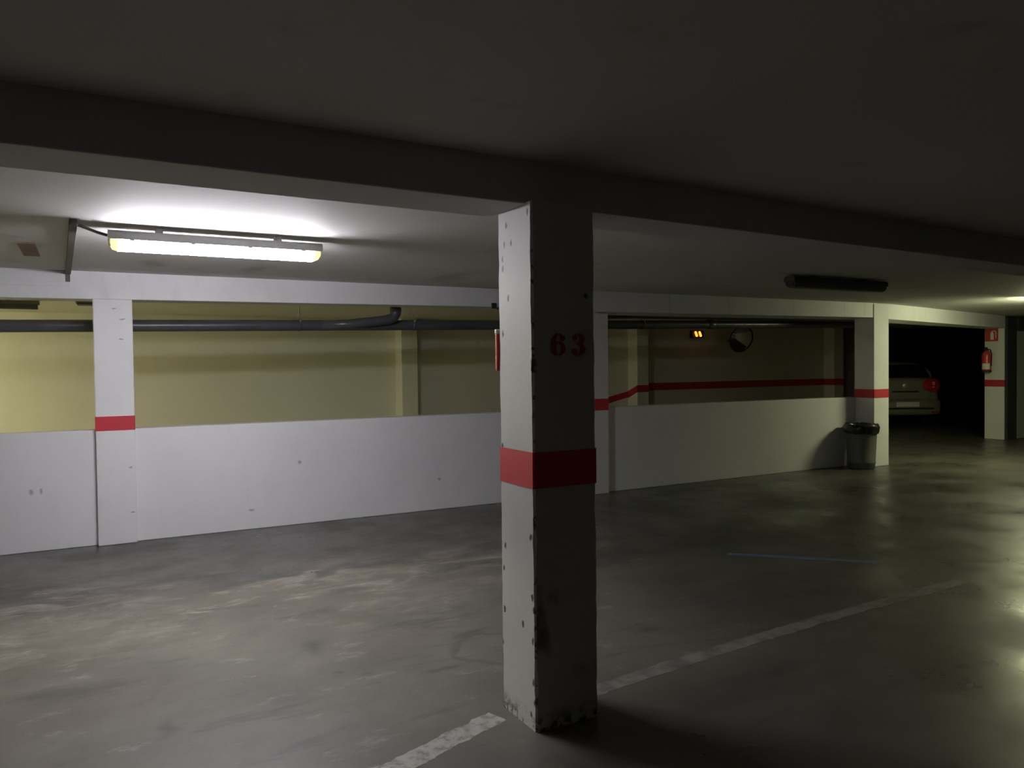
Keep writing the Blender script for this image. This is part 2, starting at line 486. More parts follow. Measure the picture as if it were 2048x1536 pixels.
# added unseen wall behind the bin pillar, keeps LAMP_FAR off the ramp wall
structure('wall_light_block', hexa(bm_new(), [(10.03, 7.48, 0), (10.13, 7.42, 0), (15.22, 11.46, 0), (15.12, 11.54, 0),
                                           (10.03, 7.48, CEIL), (10.13, 7.42, CEIL), (15.22, 11.46, CEIL), (15.12, 11.54, CEIL)]), M['cream'])
structure('wall_ramp_corner', hexa(bm_new(), [(14.73, 11.90, 0), (15.12, 11.54, 0), (15.22, 11.60, 0), (14.80, 12.0, 0),
                                              (14.73, 11.90, CEIL), (15.12, 11.54, CEIL), (15.22, 11.60, CEIL), (14.80, 12.0, CEIL)]), M['far_wall'])
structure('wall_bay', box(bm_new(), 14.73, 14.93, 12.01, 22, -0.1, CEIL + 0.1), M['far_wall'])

# ------------------------------------------------------------------ beams
def beam(name, front, back_, zb0, zb1, ztop, mat, label, bev=0.006):
    """front/back_: lists of (x, y) stations; the underside goes from zb0 to zb1."""
    b = bm_new()
    n = len(front)
    R_ = []
    for i in range(n):
        zb = zb0 + (zb1 - zb0) * (front[i][0] - front[0][0]) / (front[-1][0] - front[0][0])
        R_.append([b.verts.new((*front[i], zb)), b.verts.new((*back_[i], zb)), b.verts.new((*back_[i], ztop)), b.verts.new((*front[i], ztop))])
    for i in range(n - 1):
        for k in range(4):
            b.faces.new((R_[i][k], R_[i][(k + 1) % 4], R_[i + 1][(k + 1) % 4], R_[i + 1][k]))
    b.faces.new(R_[0][::-1]); b.faces.new(R_[-1])
    bmesh.ops.recalc_face_normals(b, faces=b.faces)
    if bev:
        es = [e for e in b.edges if abs((e.verts[0].co - e.verts[1].co).x) > 0.5 and max(v.co.z for v in e.verts) < ztop - 0.05]
        bmesh.ops.bevel(b, geom=es, offset=bev, segments=2, profile=0.5, affect='EDGES')
    o = link(name, b, mat, loc=(front[0][0], front[0][1], zb0))
    return setp(o, label, 'beam')

beam('concrete_beam', [(-6.0, 2.43), (1.57, 2.735), (6.0, 3.03), (20.0, 3.95)], [(-6.0, 2.76), (1.57, 3.05), (6.0, 3.36), (20.0, 4.28)],
     2.16, 2.16, CEIL + 0.02, M['beam'], 'dark concrete ceiling beam in the foreground resting on the numbered column')
beam('concrete_lintel', [(-12.0, 7.44), (5.0, 7.42)], [(-12.0, 7.71), (5.0, 7.70)], 1.99, 2.155, CEIL + 0.02, M['lintel'],
     'white concrete lintel over the low wall behind the lit lamp')
beam('concrete_lintel', [(4.96, 7.20), (10.13, 7.16)], [(4.96, 7.71), (10.13, 7.71)], 2.105, 2.135, CEIL + 0.02, M['lintel'],
     'grey white lintel over the low wall behind the unlit lamp')
beam('concrete_lintel', [(10.131, 7.17), (15.15, 8.28)], [(10.131, 7.71), (15.15, 8.62)], 2.12, 2.11, CEIL + 0.02, M['lintel'],
     'lintel running right from the bin pillar over the parked car bay')

# ------------------------------------------------------------------ columns
def red_band(parent, x0, x1, y0, y1, z0, z1, t_=0.0015):
    """Paint band wrapped round a square column."""
    b = bm_new()
    ch = 0.006
    o_ = [(x0 - t_ + ch, y0 - t_), (x1 + t_ - ch, y0 - t_), (x1 + t_, y0 - t_ + ch), (x1 + t_, y1 + t_ - ch), (x1 + t_ - ch, y1 + t_), (x0 - t_ + ch, y1 + t_), (x0 - t_, y1 + t_ - ch), (x0 - t_, y0 - t_ + ch)]
    prism(b, o_, z0, z1, 'Z')
    return link('red_band', b, M['red'], parent)

def stencil_digit(parent, ch, x0, z0, wdt, hgt, y):
    """Flat stencil numeral painted on the face at depth y."""
    nx, nz = 60, 84
    def ell(u, v, cu, cv, a, c): return ((u - cu) / a) ** 2 + ((v - cv) / c) ** 2
    def six(u, v):
        # u 0..1, v 0..1.3 ; slab-serif stencil 6
        bowl = ell(u, v, 0.5, 0.42, 0.48, 0.42) <= 1 and ell(u, v, 0.52, 0.42, 0.17, 0.30) > 1
        stem = ell(u, v, 0.52, 0.65, 0.50, 0.65) <= 1 and ell(u, v, 0.58, 0.66, 0.24, 0.55) > 1 and u < 0.55 and v > 0.3
        hook = ell(u, v, 0.52, 0.65, 0.50, 0.65) <= 1 and ell(u, v, 0.55, 0.62, 0.24, 0.55) > 1 and v > 0.95
        ball = ell(u, v, 0.80, 1.02, 0.17, 0.15) <= 1
        on = bowl or stem or hook or ball
        return on and not (0.47 < u < 0.55)
    def three(u, v):
        low = ell(u, v, 0.46, 0.38, 0.50, 0.38) <= 1 and ell(u, v, 0.36, 0.40, 0.24, 0.28) > 1 and (u > 0.42 or v < 0.18)
        top = ell(u, v, 0.46, 0.95, 0.44, 0.35) <= 1 and ell(u, v, 0.38, 0.95, 0.20, 0.26) > 1 and (u > 0.42 or v > 1.14)
        b1 = ell(u, v, 0.20, 0.26, 0.19, 0.16) <= 1
        b2 = ell(u, v, 0.22, 1.04, 0.17, 0.14) <= 1
        mid = 0.36 < u < 0.66 and 0.62 < v < 0.72
        on = low or top or b1 or b2 or mid
        return on and not (0.40 < u < 0.475)
    fn = six if ch == '6' else three
    b = bm_new()
    grid = {}
    def vert(i, j):
        if (i, j) not in grid:
            grid[(i, j)] = b.verts.new((x0 + wdt * i / nx, y, z0 + hgt * j / nz))
        return grid[(i, j)]
    for i in range(nx):
        for j in range(nz):
            if fn((i + 0.5) / nx, 1.3 * (j + 0.5) / nz):
                b.faces.new((vert(i, j), vert(i + 1, j), vert(i + 1, j + 1), vert(i, j + 1)))
    ext = bmesh.ops.extrude_face_region(b, geom=list(b.faces))
    for v in [g for g in ext['geom'] if isinstance(g, bmesh.types.BMVert)]:
        v.co.y += 0.002
    o = link('stencil_digit', b, M['red_number'], parent)
    o['label'] = 'red stencilled numeral ' + ('six' if ch == '6' else 'three')
    return o

CX0, CX1, CY0, CY1 = 1.568, 1.877, 2.69, 2.98
col = empty('concrete_column', (CX0, CY0, 0), 'square white concrete column in the foreground stencilled with 63 and banded red', 'column')
# shaft with slightly knocked edges
b = bm_new()
nz = 90
corners = [(CX0, CY0), (CX1, CY0), (CX1, CY1), (CX0, CY1)]
rings = []
for i in range(nz + 1):
    z = 2.165 * i / nz
    ring = []
    for ci, (x, y) in enumerate(corners):
        sx, sy = (1 if x == CX1 else -1), (1 if y == CY1 else -1)
        d = 0.007 + 0.009 * max(0.0, noise.noise(Vector((ci * 9.1, z * 7.0, 0.3)))) + 0.006 * max(0.0, noise.noise(Vector((ci * 5.7, z * 23.0, 1.3))))
        w_ = 0.0025 * noise.noise(Vector((ci * 3.3, z * 3.0, 4.0)))
        pa, pb = (x - sx * d + w_, y + w_), (x + w_, y - sy * d + w_)
        if ci in (1, 3): pa, pb = pb, pa
        # keep ring order continuous round the square
        ring += [b.verts.new((*p, z)) for p in ((pb, pa) if ci in (0, 2) else (pb, pa))]
    rings.append(ring)
for i in range(nz):
    for k in range(8):
        b.faces.new((rings[i][k], rings[i][(k + 1) % 8], rings[i + 1][(k + 1) % 8], rings[i + 1][k]))
b.faces.new(rings[0][::-1]); b.faces.new(rings[-1])
link('shaft', b, M['column'], col)
red_band(col, CX0, CX1, CY0, CY1, 1.0, 1.148, 0.0025)
stencil_digit(col, '6', 1.652, 1.540, 0.074, 0.093, CY0 - 0.0045)
stencil_digit(col, '3', 1.755, 1.540, 0.072, 0.093, CY0 - 0.0045)

def pillar(x0, x1, y0, y1, ztop, zs0, zs1, label, mat='pillar_white', group=None):
    p = empty('concrete_pillar', (x0, y0, 0), label, 'pillar')
    mbox('shaft', M[mat], (x0, x1, y0, y1, 0.0, ztop), p, 0.008)
    red_band(p, x0, x1, y0, y1, zs0, zs1, 0.002)
    return p
pillar(0.03, 0.332, 7.435, 7.70, 2.33, 0.985, 1.108, 'brightly lit white pillar with red band at the left, under the lit lamp')
pillar(4.96, 5.30, 7.335, 7.62, 2.13, 0.975, 1.11, 'white pillar with red band half hidden behind the numbered column')
pillar(9.80, 10.13, 7.15, 7.47, 2.33, 0.985, 1.11, 'white pillar with red band standing beside the waste bin')
far_p = pillar(15.13, 15.45, 8.29, 8.65, 2.33, 1.005, 1.135, 'far white pillar with red band carrying sign and fire extinguisher')

# ------------------------------------------------------------------ light fittings
def batten(x0, x1, yc, ztop, glow, label, dark=False, capmat=None, end_glow=None, zc=CEIL):
    """Weatherproof twin batten: housing, trough diffuser, clips, ceiling brackets."""
    f = empty('batten_light', ((x0 + x1) / 2, yc, ztop), label, 'lamp', 'ceiling batten lights')
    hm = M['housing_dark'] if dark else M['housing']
    hw, hh = 0.066, 0.052
    out = [(yc - hw, ztop - hh), (yc - hw, ztop - 0.016), (yc - hw + 0.014, ztop), (yc + hw - 0.014, ztop), (yc + hw, ztop - 0.016), (yc + hw, ztop - hh)]
    link('housing', prism(bm_new(), out, x0, x1, 'X'), hm, f)
    dw = 0.057
    zt, zb = ztop - hh, ztop - hh - 0.058
    tr = [(yc - dw, zt), (yc - dw, zb + 0.022), (yc - dw + 0.010, zb + 0.006), (yc - dw + 0.026, zb), (yc + dw - 0.026, zb), (yc + dw - 0.010, zb + 0.006), (yc + dw, zb + 0.022), (yc + dw, zt)]
    n = len(tr)
    def trough(stations):
        return loft([[(xx, y, zt + (z - zt) * k) for y, z in tr] for xx, k in stations])
    link('diffuser', trough([(x0 + 0.05, 1.0), (x1 - 0.05, 1.0)]), glow, f)
    link('diffuser_end', trough([(x0 + 0.012, 0.55), (x0 + 0.022, 0.85), (x0 + 0.0495, 1.0)]), end_glow or glow, f)
    link('diffuser_end', trough([(x1 - 0.0495, 1.0), (x1 - 0.022, 0.85), (x1 - 0.012, 0.55)]), end_glow or glow, f)
    for xx in (x0 + 0.004, x1 - 0.016):
        mbox('end_cap', capmat or hm, (xx, xx + 0.012, yc - 0.045, yc + 0.045, zt - 0.035, zt - 0.0005), f, 0.003)
    L = x1 - x0
    for k in range(4):
        xx = x0 + L * (0.1 + 0.8 * k / 3)
        for s in (-1, 1):
            mbox('clip', hm, (xx - 0.012, xx + 0.012, yc + s * hw - 0.004, yc + s * hw + 0.004, zt - 0.006, zt + 0.020), f)
    for xx in (x0 + L * 0.22, x0 + L * 0.78):
        mbox('bracket', hm, (xx - 0.02, xx + 0.02, yc - 0.03, yc + 0.03, ztop, zc + 0.002), f)
    return f
M['glow_end'] = emit('yellowed_diffuser_end', (1.0, 0.86, 0.36), 1.6)
batten(0.105, 1.335, 5.03, 2.306, M['glow_near'], 'lit white fluorescent batten on the ceiling at the left', capmat=M['cap_yellow'], end_glow=M['glow_end'])
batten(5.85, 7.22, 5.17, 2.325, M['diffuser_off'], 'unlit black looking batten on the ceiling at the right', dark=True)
batten(10.85, 12.08, 5.60, 2.310, M['glow_far'], 'lit batten lamp out of view past the right edge')
for i, (xa, ll) in enumerate(((-4.5, 'nearest'), (-6.2, 'middle'), (-7.9, 'farthest'))):
    batten(xa, xa + 1.23, 9.9, 2.25, M['glow_ramp'], 'lit batten over the ramp past the left edge, %s of three' % ll, zc=2.27)

# cable trunking on the ceiling to the left of the lit lamp, then down and along the lintel
tk = empty('cable_trunking', (-0.06, 4.95, CEIL), 'thin dusty cable trunking on the ceiling left of the lit lamp', 'trunking')
link('ceiling_run', hexa(bm_new(), [(-0.085, 4.90, CEIL - 0.034), (-0.045, 4.90, CEIL - 0.034), (-0.125, 7.44, CEIL - 0.034), (-0.165, 7.44, CEIL - 0.034),
                                   (-0.085, 4.90, CEIL), (-0.045, 4.90, CEIL), (-0.125, 7.44, CEIL), (-0.165, 7.44, CEIL)], 0.003), M['trunking'], tk)
mbox('drop', M['trunking'], (-0.165, -0.130, 7.420, 7.441, 2.245, CEIL - 0.034), tk, 0.003)
mbox('lintel_run', M['lintel'], (-3.5, -0.130, 7.422, 7.441, 2.205, 2.245), tk, 0.003)
link('cable', tube(bm_new(), [(-0.065, 4.93, CEIL - 0.02), (-0.02, 4.96, CEIL - 0.03), (0.05, 5.0, 2.29), (0.100, 5.025, 2.28)], 0.009, 8), M['cable'], tk, True)
setp(mbox('ceiling_plate', M['rust'], (-0.40, -0.30, 5.92, 6.55, CEIL - 0.008, CEIL), loc=(-0.35, 6.2, CEIL)), 'small rusty square plate on the ceiling at the far left', 'plate')

# unlit fittings under the ramp ceiling at the far left
f = empty('ramp_fitting', (-1.1, 9.85, 2.27), 'long dark unlit fitting under the ramp ceiling at the left edge', 'lamp')
link('housing', prism(bm_new(), [(9.78, 2.225), (9.79, 2.262), (9.91, 2.262), (9.92, 2.225)], -1.75, -0.47, 'X'), M['trunking'], f)
link('diffuser', prism(bm_new(), [(9.79, 2.225), (9.80, 2.185), (9.82, 2.175), (9.88, 2.175), (9.90, 2.185), (9.91, 2.225)], -1.73, -0.485, 'X'), M['housing_dark'], f)
for xx in (-1.5, -0.75):
    mbox('bracket', M['trunking'], (xx - 0.02, xx + 0.02, 9.82, 9.88, 2.26, 2.272), f)
f = empty('junction_box', (0.1, 9.2, 2.27), 'dark box under the ramp ceiling beside the bright left pillar', 'box')
mbox('body', M['trunking'], (-0.12, 0.30, 9.05, 9.30, 2.195, 2.272), f, 0.02)
mbox('lid', M['housing_dark'], (-0.105, 0.285, 9.065, 9.285, 2.185, 2.197), f, 0.004)

# ------------------------------------------------------------------ drain pipe along the ramp side of the lintel
def pz(x): return 1.903 + 0.0175 * (x + 0.67)
PY = 8.10
dp = empty('drain_pipe', (0, PY, pz(0)), 'long dark grey drain pipe hung behind the lintels over the ramp', 'pipe')
link('pipe_run', tube(bm_new(), [(x, PY, pz(x)) for x in (-8.9, 0, 5, 9, 10.7)], 0.057, 20), M['pipe'], dp, True)
for x in (-3.0, 0.13, 4.35, 7.6):
    link('socket', tube(bm_new(), [(x - 0.07, PY, pz(x)), (x - 0.06, PY, pz(x)), (x + 0.06, PY, pz(x)), (x + 0.07, PY, pz(x))], [0.058, 0.066, 0.066, 0.058], 20), M['pipe'], dp, True)
br = [(2.15, 8.09, pz(2.15)), (2.45, 8.04, pz(2.45) + 0.012), (2.70, 8.00, pz(2.7) + 0.035), (2.84, 7.98, pz(2.84) + 0.052),
      (2.905, 7.975, pz(2.9) + 0.075), (2.93, 7.97, pz(2.9) + 0.12), (2.93, 7.97, 2.275)]
bo = link('branch_pipe', tube(bm_new(), br, [0.05, 0.05, 0.052, 0.055, 0.056, 0.056, 0.056], 18), M['pipe'], dp, True)
link('elbow_collar', tube(bm_new(), [(2.93, 7.97, 2.10), (2.93, 7.97, 2.15)], 0.062, 18), M['pipe'], bo, True)
for x in (-2.0, 1.92, 3.18, 6.4, 9.5):
    z = pz(x)
    c = link('clamp', tube(bm_new(), [(x - 0.012, PY, z), (x + 0.012, PY, z)], 0.061, 20), M['pipe'], dp, True)
    link('hanger_rod', tube(bm_new(), [(x, PY, z + 0.055), (x, PY, 2.275)], 0.005, 8), M['metal'], c, True)
    link('clamp_bolt', tube(bm_new(), [(x, PY - 0.066, z + 0.035), (x, PY - 0.040, z + 0.062)], 0.008, 8), M['metal'], c, True)

# second, thinner dark pipe right under the right lintel
setp(link('cable_duct', tube(bm_new(), [(5.32, 7.95, 2.125), (6.2, 7.95, 2.15), (9.0, 7.95, 2.17), (10.5, 7.95, 2.18)], 0.055, 16), M['pipe'], loc=(5.32, 7.95, 2.125), smooth=True),
     'dark duct running just under the right lintel above the ramp', 'duct')

# small dark hook under the left lintel beside the numbered column
h = empty('hook_bracket', (3.86, 7.42, 2.13), 'small black hook bracket at the lower edge of the left lintel', 'bracket')
mbox('plate', M['dark_metal'], (3.82, 3.875, 7.405, 7.432, 2.125, 2.185), h, 0.003)
link('hook', tube(bm_new(), [(3.85, 7.405, 2.14), (3.87, 7.38, 2.12), (3.89, 7.37, 2.13), (3.90, 7.37, 2.15)], 0.008, 8), M['dark_metal'], h, True)

# small red box on the back of the numbered column
rbx = empty('alarm_box', (1.58, 2.985, 1.56), 'narrow red box with white clip on the back edge of the numbered column', 'alarm box')
M['red_gloss'] = new_mat('red_plastic', (0.60, 0.06, 0.06), 0.3)
M['white_plastic'] = new_mat('white_plastic', (0.8, 0.8, 0.78), 0.3)
mbox('body', M['red_gloss'], (1.5615, 1.66, 2.982, 3.008, 1.478, 1.645), rbx, 0.008)
mbox('clip', M['white_plastic'], (1.560, 1.59, 2.985, 3.006, 1.64, 1.662), rbx, 0.004)

# ------------------------------------------------------------------ floor markings
def floor_strip(name, pts, width, mat, label, h=0.0006):
    """Painted strip following pts with ragged edges."""
    b = bm_new()
    P_ = [Vector((x, y, 0)) for x, y in pts]
    samples = []
    for i in range(len(P_) - 1):
        nseg = max(2, int((P_[i + 1] - P_[i]).length / 0.012))
        samples += [P_[i].lerp(P_[i + 1], k / nseg) for k in range(nseg)]
    samples.append(P_[-1])
    L_, R2, L2, R3 = [], [], [], []
    for i, p in enumerate(samples):
        d = (samples[min(i + 1, len(samples) - 1)] - samples[max(i - 1, 0)]).normalized()
        nrm = Vector((-d.y, d.x, 0))
        ja = 0.012 * noise.noise(p * 30) + 0.010 * noise.noise(p * 11) + 0.008 * noise.noise(p * 4)
        jb = 0.012 * noise.noise(p * 30 + Vector((3, 1, 7))) + 0.010 * noise.noise(p * 11 + Vector((5, 5, 5))) + 0.008 * noise.noise(p * 4 + Vector((9, 2, 1)))
        a, c = p + nrm * (width / 2 + ja), p - nrm * (width / 2 + jb)
        L_.append(b.verts.new((a.x, a.y, h))); R2.append(b.verts.new((c.x, c.y, h)))
        L2.append(b.verts.new((a.x, a.y, 0))); R3.append(b.verts.new((c.x, c.y, 0)))
    for i in range(len(samples) - 1):
        b.faces.new((L_[i], R2[i], R2[i + 1], L_[i + 1])); b.faces.new((L_[i], L_[i + 1], L2[i + 1], L2[i])); b.faces.new((R2[i + 1], R2[i], R3[i], R3[i + 1]))
    o = link(name, b, mat, loc=(pts[0][0], pts[0][1], 0))
    return setp(o, label, 'floor marking')
floor_strip('parking_line', [(-1.2, 2.52), (0.3, 2.63), (0.98, 2.72), (1.50, 2.905)], 0.11, M['line_white'], 'worn white parking line meeting the foot of the numbered column')
floor_strip('parking_line', [(1.95, 2.90), (2.70, 2.985), (3.75, 3.06), (5.2, 3.11)], 0.10, M['line_faded'], 'faded pale parking line running right from the numbered column')
floor_strip('blue_line', [(4.38, 4.49), (4.62, 4.25), (4.86, 4.01), (5.14, 3.72)], 0.075, M['line_blue'], 'short worn blue line on the dark floor at the right')

# ------------------------------------------------------------------ waste bin
BX, BY = 9.54, 7.16
M['bin'] = paint_mat('grey_bin_plastic', (0.13, 0.13, 0.115), (0.08, 0.08, 0.07), 0.5, 0.5)
M['bag'] = new_mat('black_bin_bag', (0.012, 0.012, 0.014), 0.28)
wb_ = empty('waste_bin', (BX, BY, 0), 'grey waste bin with black bag in front of the right pillar', 'bin')
prof = [(0.165, 0.0), (0.175, 0.01), (0.18, 0.08), (0.186, 0.085), (0.186, 0.10), (0.183, 0.105), (0.203, 0.52), (0.208, 0.56)]
link('body', lathe(bm_new(), prof, 28, (BX, BY, 0)), M['bin'], wb_, True)
link('rim', lathe(bm_new(), [(0.204, 0.545), (0.222, 0.548), (0.224, 0.575), (0.206, 0.58)], 28, (BX, BY, 0), cap0=False, cap1=False), M['bin'], wb_, True)
def jit(i, k, t_, r, hh):
    q = noise.noise(Vector((math.cos(t_) * 5, math.sin(t_) * 5, i * 0.9)))
    q2 = noise.noise(Vector((math.cos(t_) * 11, math.sin(t_) * 11, i * 2.0)))
    s = 1.0 if i < 6 else 0.4
    return r + 0.014 * q * s + 0.008 * q2 * s, hh + (0.02 * q + 0.018 * q2) * s
link('bin_bag', lathe(bm_new(), [(0.222, 0.50), (0.232, 0.54), (0.236, 0.58), (0.228, 0.615), (0.205, 0.632), (0.185, 0.61), (0.175, 0.54), (0.12, 0.50)], 48, (BX, BY, 0), cap0=False, jitter=jit), M['bag'], wb_, True)

# ------------------------------------------------------------------ convex mirror and indicator on the ramp wall
M['mirror'] = new_mat('convex_mirror_glass', (0.78, 0.80, 0.78), 0.04, 1.0)
M['black_rubber'] = new_mat('black_rubber', (0.015, 0.015, 0.015), 0.6)
mc = Vector((11.52, 11.40, 1.995))
mir = empty('convex_mirror', mc, 'round convex traffic mirror on the dark ramp wall', 'mirror')
rot = Matrix.Rotation(math.radians(18), 4, 'X') @ Matrix.Rotation(math.radians(-8), 4, 'Z')
def oriented(bm_):
    bmesh.ops.transform(bm_, matrix=Matrix.Translation(mc) @ rot, verts=bm_.verts); return bm_
Rm, sag = 0.265, 0.085
pr = [(max(0.002, Rm * k / 14), -sag * (1 - (k / 14) ** 2)) for k in range(15)]
link('mirror_glass', oriented(lathe(bm_new(), pr, 40, axis='Y', cap1=False)), M['mirror'], mir, True)
link('rim', oriented(lathe(bm_new(), [(Rm - 0.004, -0.008), (Rm + 0.012, -0.012), (Rm + 0.016, 0.0), (Rm + 0.010, 0.02), (Rm - 0.01, 0.02)], 40, axis='Y', cap0=False, cap1=True)), M['black_rubber'], mir, True)
link('bracket', tube(bm_new(), [mc + Vector((0, 0.02, 0)), mc + Vector((0, 0.2, -0.02)), (mc.x, 11.785, 1.97)], 0.02, 12), M['dark_metal'], mir, True)

ind = empty('indicator_light', (10.645, 11.70, 2.095), 'small box with two glowing orange lights on the ramp wall', 'signal light')
mbox('body', M['black_rubber'], (10.50, 10.80, 11.70, 11.785, 2.02, 2.17), ind, 0.01)
for s in (-0.058, 0.045):
    link('orange_lamp', tube(bm_new(), [(10.645 + s - 0.022, 11.69, 2.145), (10.645 + s - 0.012, 11.69, 2.135), (10.645 + s + 0.022, 11.69, 2.06), (10.645 + s + 0.030, 11.69, 2.048)], [0.014, 0.024, 0.024, 0.014], 12), M['glow_orange'], ind, True)

# ------------------------------------------------------------------ sign and extinguisher on the far pillar
M['sign_white'] = new_mat('sign_white', (0.78, 0.77, 0.72), 0.5)
M['sign_red'] = new_mat('sign_red', (0.50, 0.06, 0.04), 0.45)
sx = 15.126
sg = empty('safety_sign', (sx, 8.515, 1.99), 'square red safety sign high on the far pillar', 'sign')
mbox('plate', M['sign_red'], (sx - 0.006, sx, 8.395, 8.635, 1.87, 2.115), sg)
# white extinguisher pictogram
b = bm_new()
box(b, sx - 0.008, sx - 0.0055, 8.475, 8.535, 1.90, 2.03, 0.001)
box(b, sx - 0.008, sx - 0.0055, 8.49, 8.52, 2.03, 2.06)
link('pictogram', b, M['sign_white'], sg)
link('pictogram_hose', tube(bm_new(), [(sx - 0.006, 8.50, 2.06), (sx - 0.006, 8.455, 2.07), (sx - 0.006, 8.435, 2.03), (sx - 0.006, 8.435, 1.93)], 0.008, 6), M['sign_white'], sg)
ex = Vector((15.03, 8.555, 1.28))
fe = empty('fire_extinguisher', ex, 'red fire extinguisher with white label hung on the far pillar', 'extinguisher')
link('cylinder', lathe(bm_new(), [(0.06, 0.0), (0.078, 0.012), (0.08, 0.03), (0.08, 0.33), (0.072, 0.365), (0.05, 0.39), (0.026, 0.40), (0.024, 0.42)], 24, ex), M['red_gloss'], fe, True)
link('base_ring', lathe(bm_new(), [(0.081, 0.0), (0.083, 0.005), (0.083, 0.035), (0.081, 0.04)], 24, ex, cap0=False, cap1=False), M['black_rubber'], fe, True)
b = bm_new()
n = 10
lo, hi = [], []
for k in range(n + 1):
    a = math.radians(150 + 100 * k / n)
    lo.append(b.verts.new(ex + Vector((0.0815 * math.cos(a), 0.0815 * math.sin(a), 0.06)))); hi.append(b.verts.new(ex + Vector((0.0815 * math.cos(a), 0.0815 * math.sin(a), 0.17))))
for k in range(n): b.faces.new((lo[k], lo[k + 1], hi[k + 1], hi[k]))
link('paper_label', b, M['sign_white'], fe, True)
vo = link('valve', lathe(bm_new(), [(0.028, 0.415), (0.028, 0.45), (0.018, 0.455), (0.018, 0.47)], 16, ex), M['dark_metal'], fe, True)
mbox('lever', M['dark_metal'], (ex.x - 0.09, ex.x + 0.02, ex.y - 0.01, ex.y + 0.01, ex.z + 0.465, ex.z + 0.480), fe, 0.003)
link('hose', tube(bm_new(), [ex + Vector((0, -0.025, 0.435)), ex + Vector((-0.01, -0.075, 0.43)), ex + Vector((-0.01, -0.10, 0.36)), ex + Vector((-0.01, -0.092, 0.12))], 0.010, 10), M['black_rubber'], fe, True)
mbox('wall_bracket', M['dark_metal'], (ex.x + 0.07, 15.131, ex.y - 0.015, ex.y + 0.015, ex.z + 0.30, ex.z + 0.40), fe)

# grey door with dark frame right of the far pillar
M['door_grey'] = paint_mat('grey_door_paint', (0.33, 0.34, 0.33), (0.25, 0.26, 0.25), 0.5, 0.4)
M['frame_dark'] = paint_mat('dark_door_frame', (0.035, 0.033, 0.035), (0.02, 0.02, 0.02), 0.6, 0.4)
dr = bpy.data.objects.new('door_1', None); dr.location = (15.15, 8.25, 0); COL.objects.link(dr); dr['kind'] = 'structure'
mbox('door_frame', M['frame_dark'], (15.15, 15.46, 8.235, 8.285, 0, 2.33), dr, 0.004)
mbox('door_header', M['frame_dark'], (15.46, 19.0, 8.20, 8.285, 2.06, 2.33), dr, 0.004)
mbox('door_leaf', M['door_grey'], (15.46, 17.2, 8.24, 8.285, 0.01, 2.06), dr, 0.004)
mbox('door_leaf', M['door_grey'], (17.21, 19.0, 8.24, 8.285, 0.01, 2.06), dr, 0.004)
mbox('door_handle', M['dark_metal'], (17.08, 17.14, 8.19, 8.24, 1.0, 1.14), dr, 0.005)

# ------------------------------------------------------------------ parked car seen from behind
M['car_paint'] = new_mat('silver_beige_car_paint', (0.36, 0.34, 0.28), 0.32, 0.45)
M['glass_dark'] = new_mat('tinted_glass', (0.006, 0.006, 0.007), 0.25, spec=0.12)
M['tail_red'] = new_mat('red_tail_lens', (0.55, 0.03, 0.025), 0.12)
M['tail_clear'] = new_mat('clear_tail_lens', (0.60, 0.42, 0.38), 0.1)
M['trim_dark'] = new_mat('dark_car_trim', (0.03, 0.03, 0.03), 0.5)
M['chrome'] = new_mat('chrome', (0.85, 0.85, 0.85), 0.1, 1.0)
M['tyre'] = new_mat('tyre_rubber', (0.012, 0.012, 0.012), 0.8)
M['plate_white'] = new_mat('number_plate', (0.62, 0.62, 0.58), 0.4)
car = empty('parked_car', (16.28, 11.05, 0), 'silver beige hatchback parked in the dark bay, rear towards the viewer', 'car', rotz=math.radians(-28.7))
def part(name, bm_, mat, parent=car, smooth=False, subd=0, sharp=None):
    o = link(name, bm_, mat, parent, smooth, offset=False)
    if subd:
        md = o.modifiers.new('sub', 'SUBSURF'); md.levels = subd; md.render_levels = subd
    return o
def body_sec(y, wd, zb, zt, crown=0.03):
    half = [(wd * 0.80, zb), (wd * 0.95, zb + 0.06), (wd, zb + 0.25), (wd * 0.995, (zb + zt) / 2 + 0.08), (wd * 0.955, zt - 0.06), (wd * 0.88, zt), (wd * 0.45, zt + crown)]
    return [(x, y, z) for x, z in half] + [(-x, y, z) for x, z in reversed(half)]
secs = [body_sec(0.07, 0.62, 0.36, 0.98), body_sec(0.09, 0.74, 0.32, 1.06), body_sec(0.16, 0.82, 0.27, 1.12), body_sec(0.34, 0.87, 0.22, 1.13), body_sec(0.8, 0.89, 0.20, 1.10),
        body_sec(1.6, 0.89, 0.19, 1.05), body_sec(2.6, 0.885, 0.19, 1.00), body_sec(3.1, 0.875, 0.19, 0.98), body_sec(3.7, 0.84, 0.20, 0.88), body_sec(4.0, 0.76, 0.24, 0.76), body_sec(4.1, 0.62, 0.32, 0.66)]
part('body', loft(secs), M['car_paint'], smooth=True, subd=1)
def cab_sec(y, w0, z0, w1, z1):
    half = [(w0, z0), (w0 - 0.02, z0 + 0.08), ((w0 + w1) / 2 + 0.02, (z0 + z1) / 2 + 0.05), (w1, z1 - 0.05), (w1 - 0.10, z1), (w1 * 0.4, z1 + 0.02)]
    return [(x, y, z) for x, z in half] + [(-x, y, z) for x, z in reversed(half)]
part('roof', loft([cab_sec(0.22, 0.76, 1.06, 0.70, 1.20), cab_sec(0.34, 0.78, 1.06, 0.68, 1.36), cab_sec(0.50, 0.80, 1.06, 0.66, 1.47), cab_sec(1.1, 0.81, 1.04, 0.66, 1.50), cab_sec(1.9, 0.81, 1.02, 0.65, 1.49),
                   cab_sec(2.5, 0.80, 1.0, 0.62, 1.38), cab_sec(3.1, 0.78, 0.96, 0.60, 1.08)]), M['car_paint'], smooth=True, subd=1)
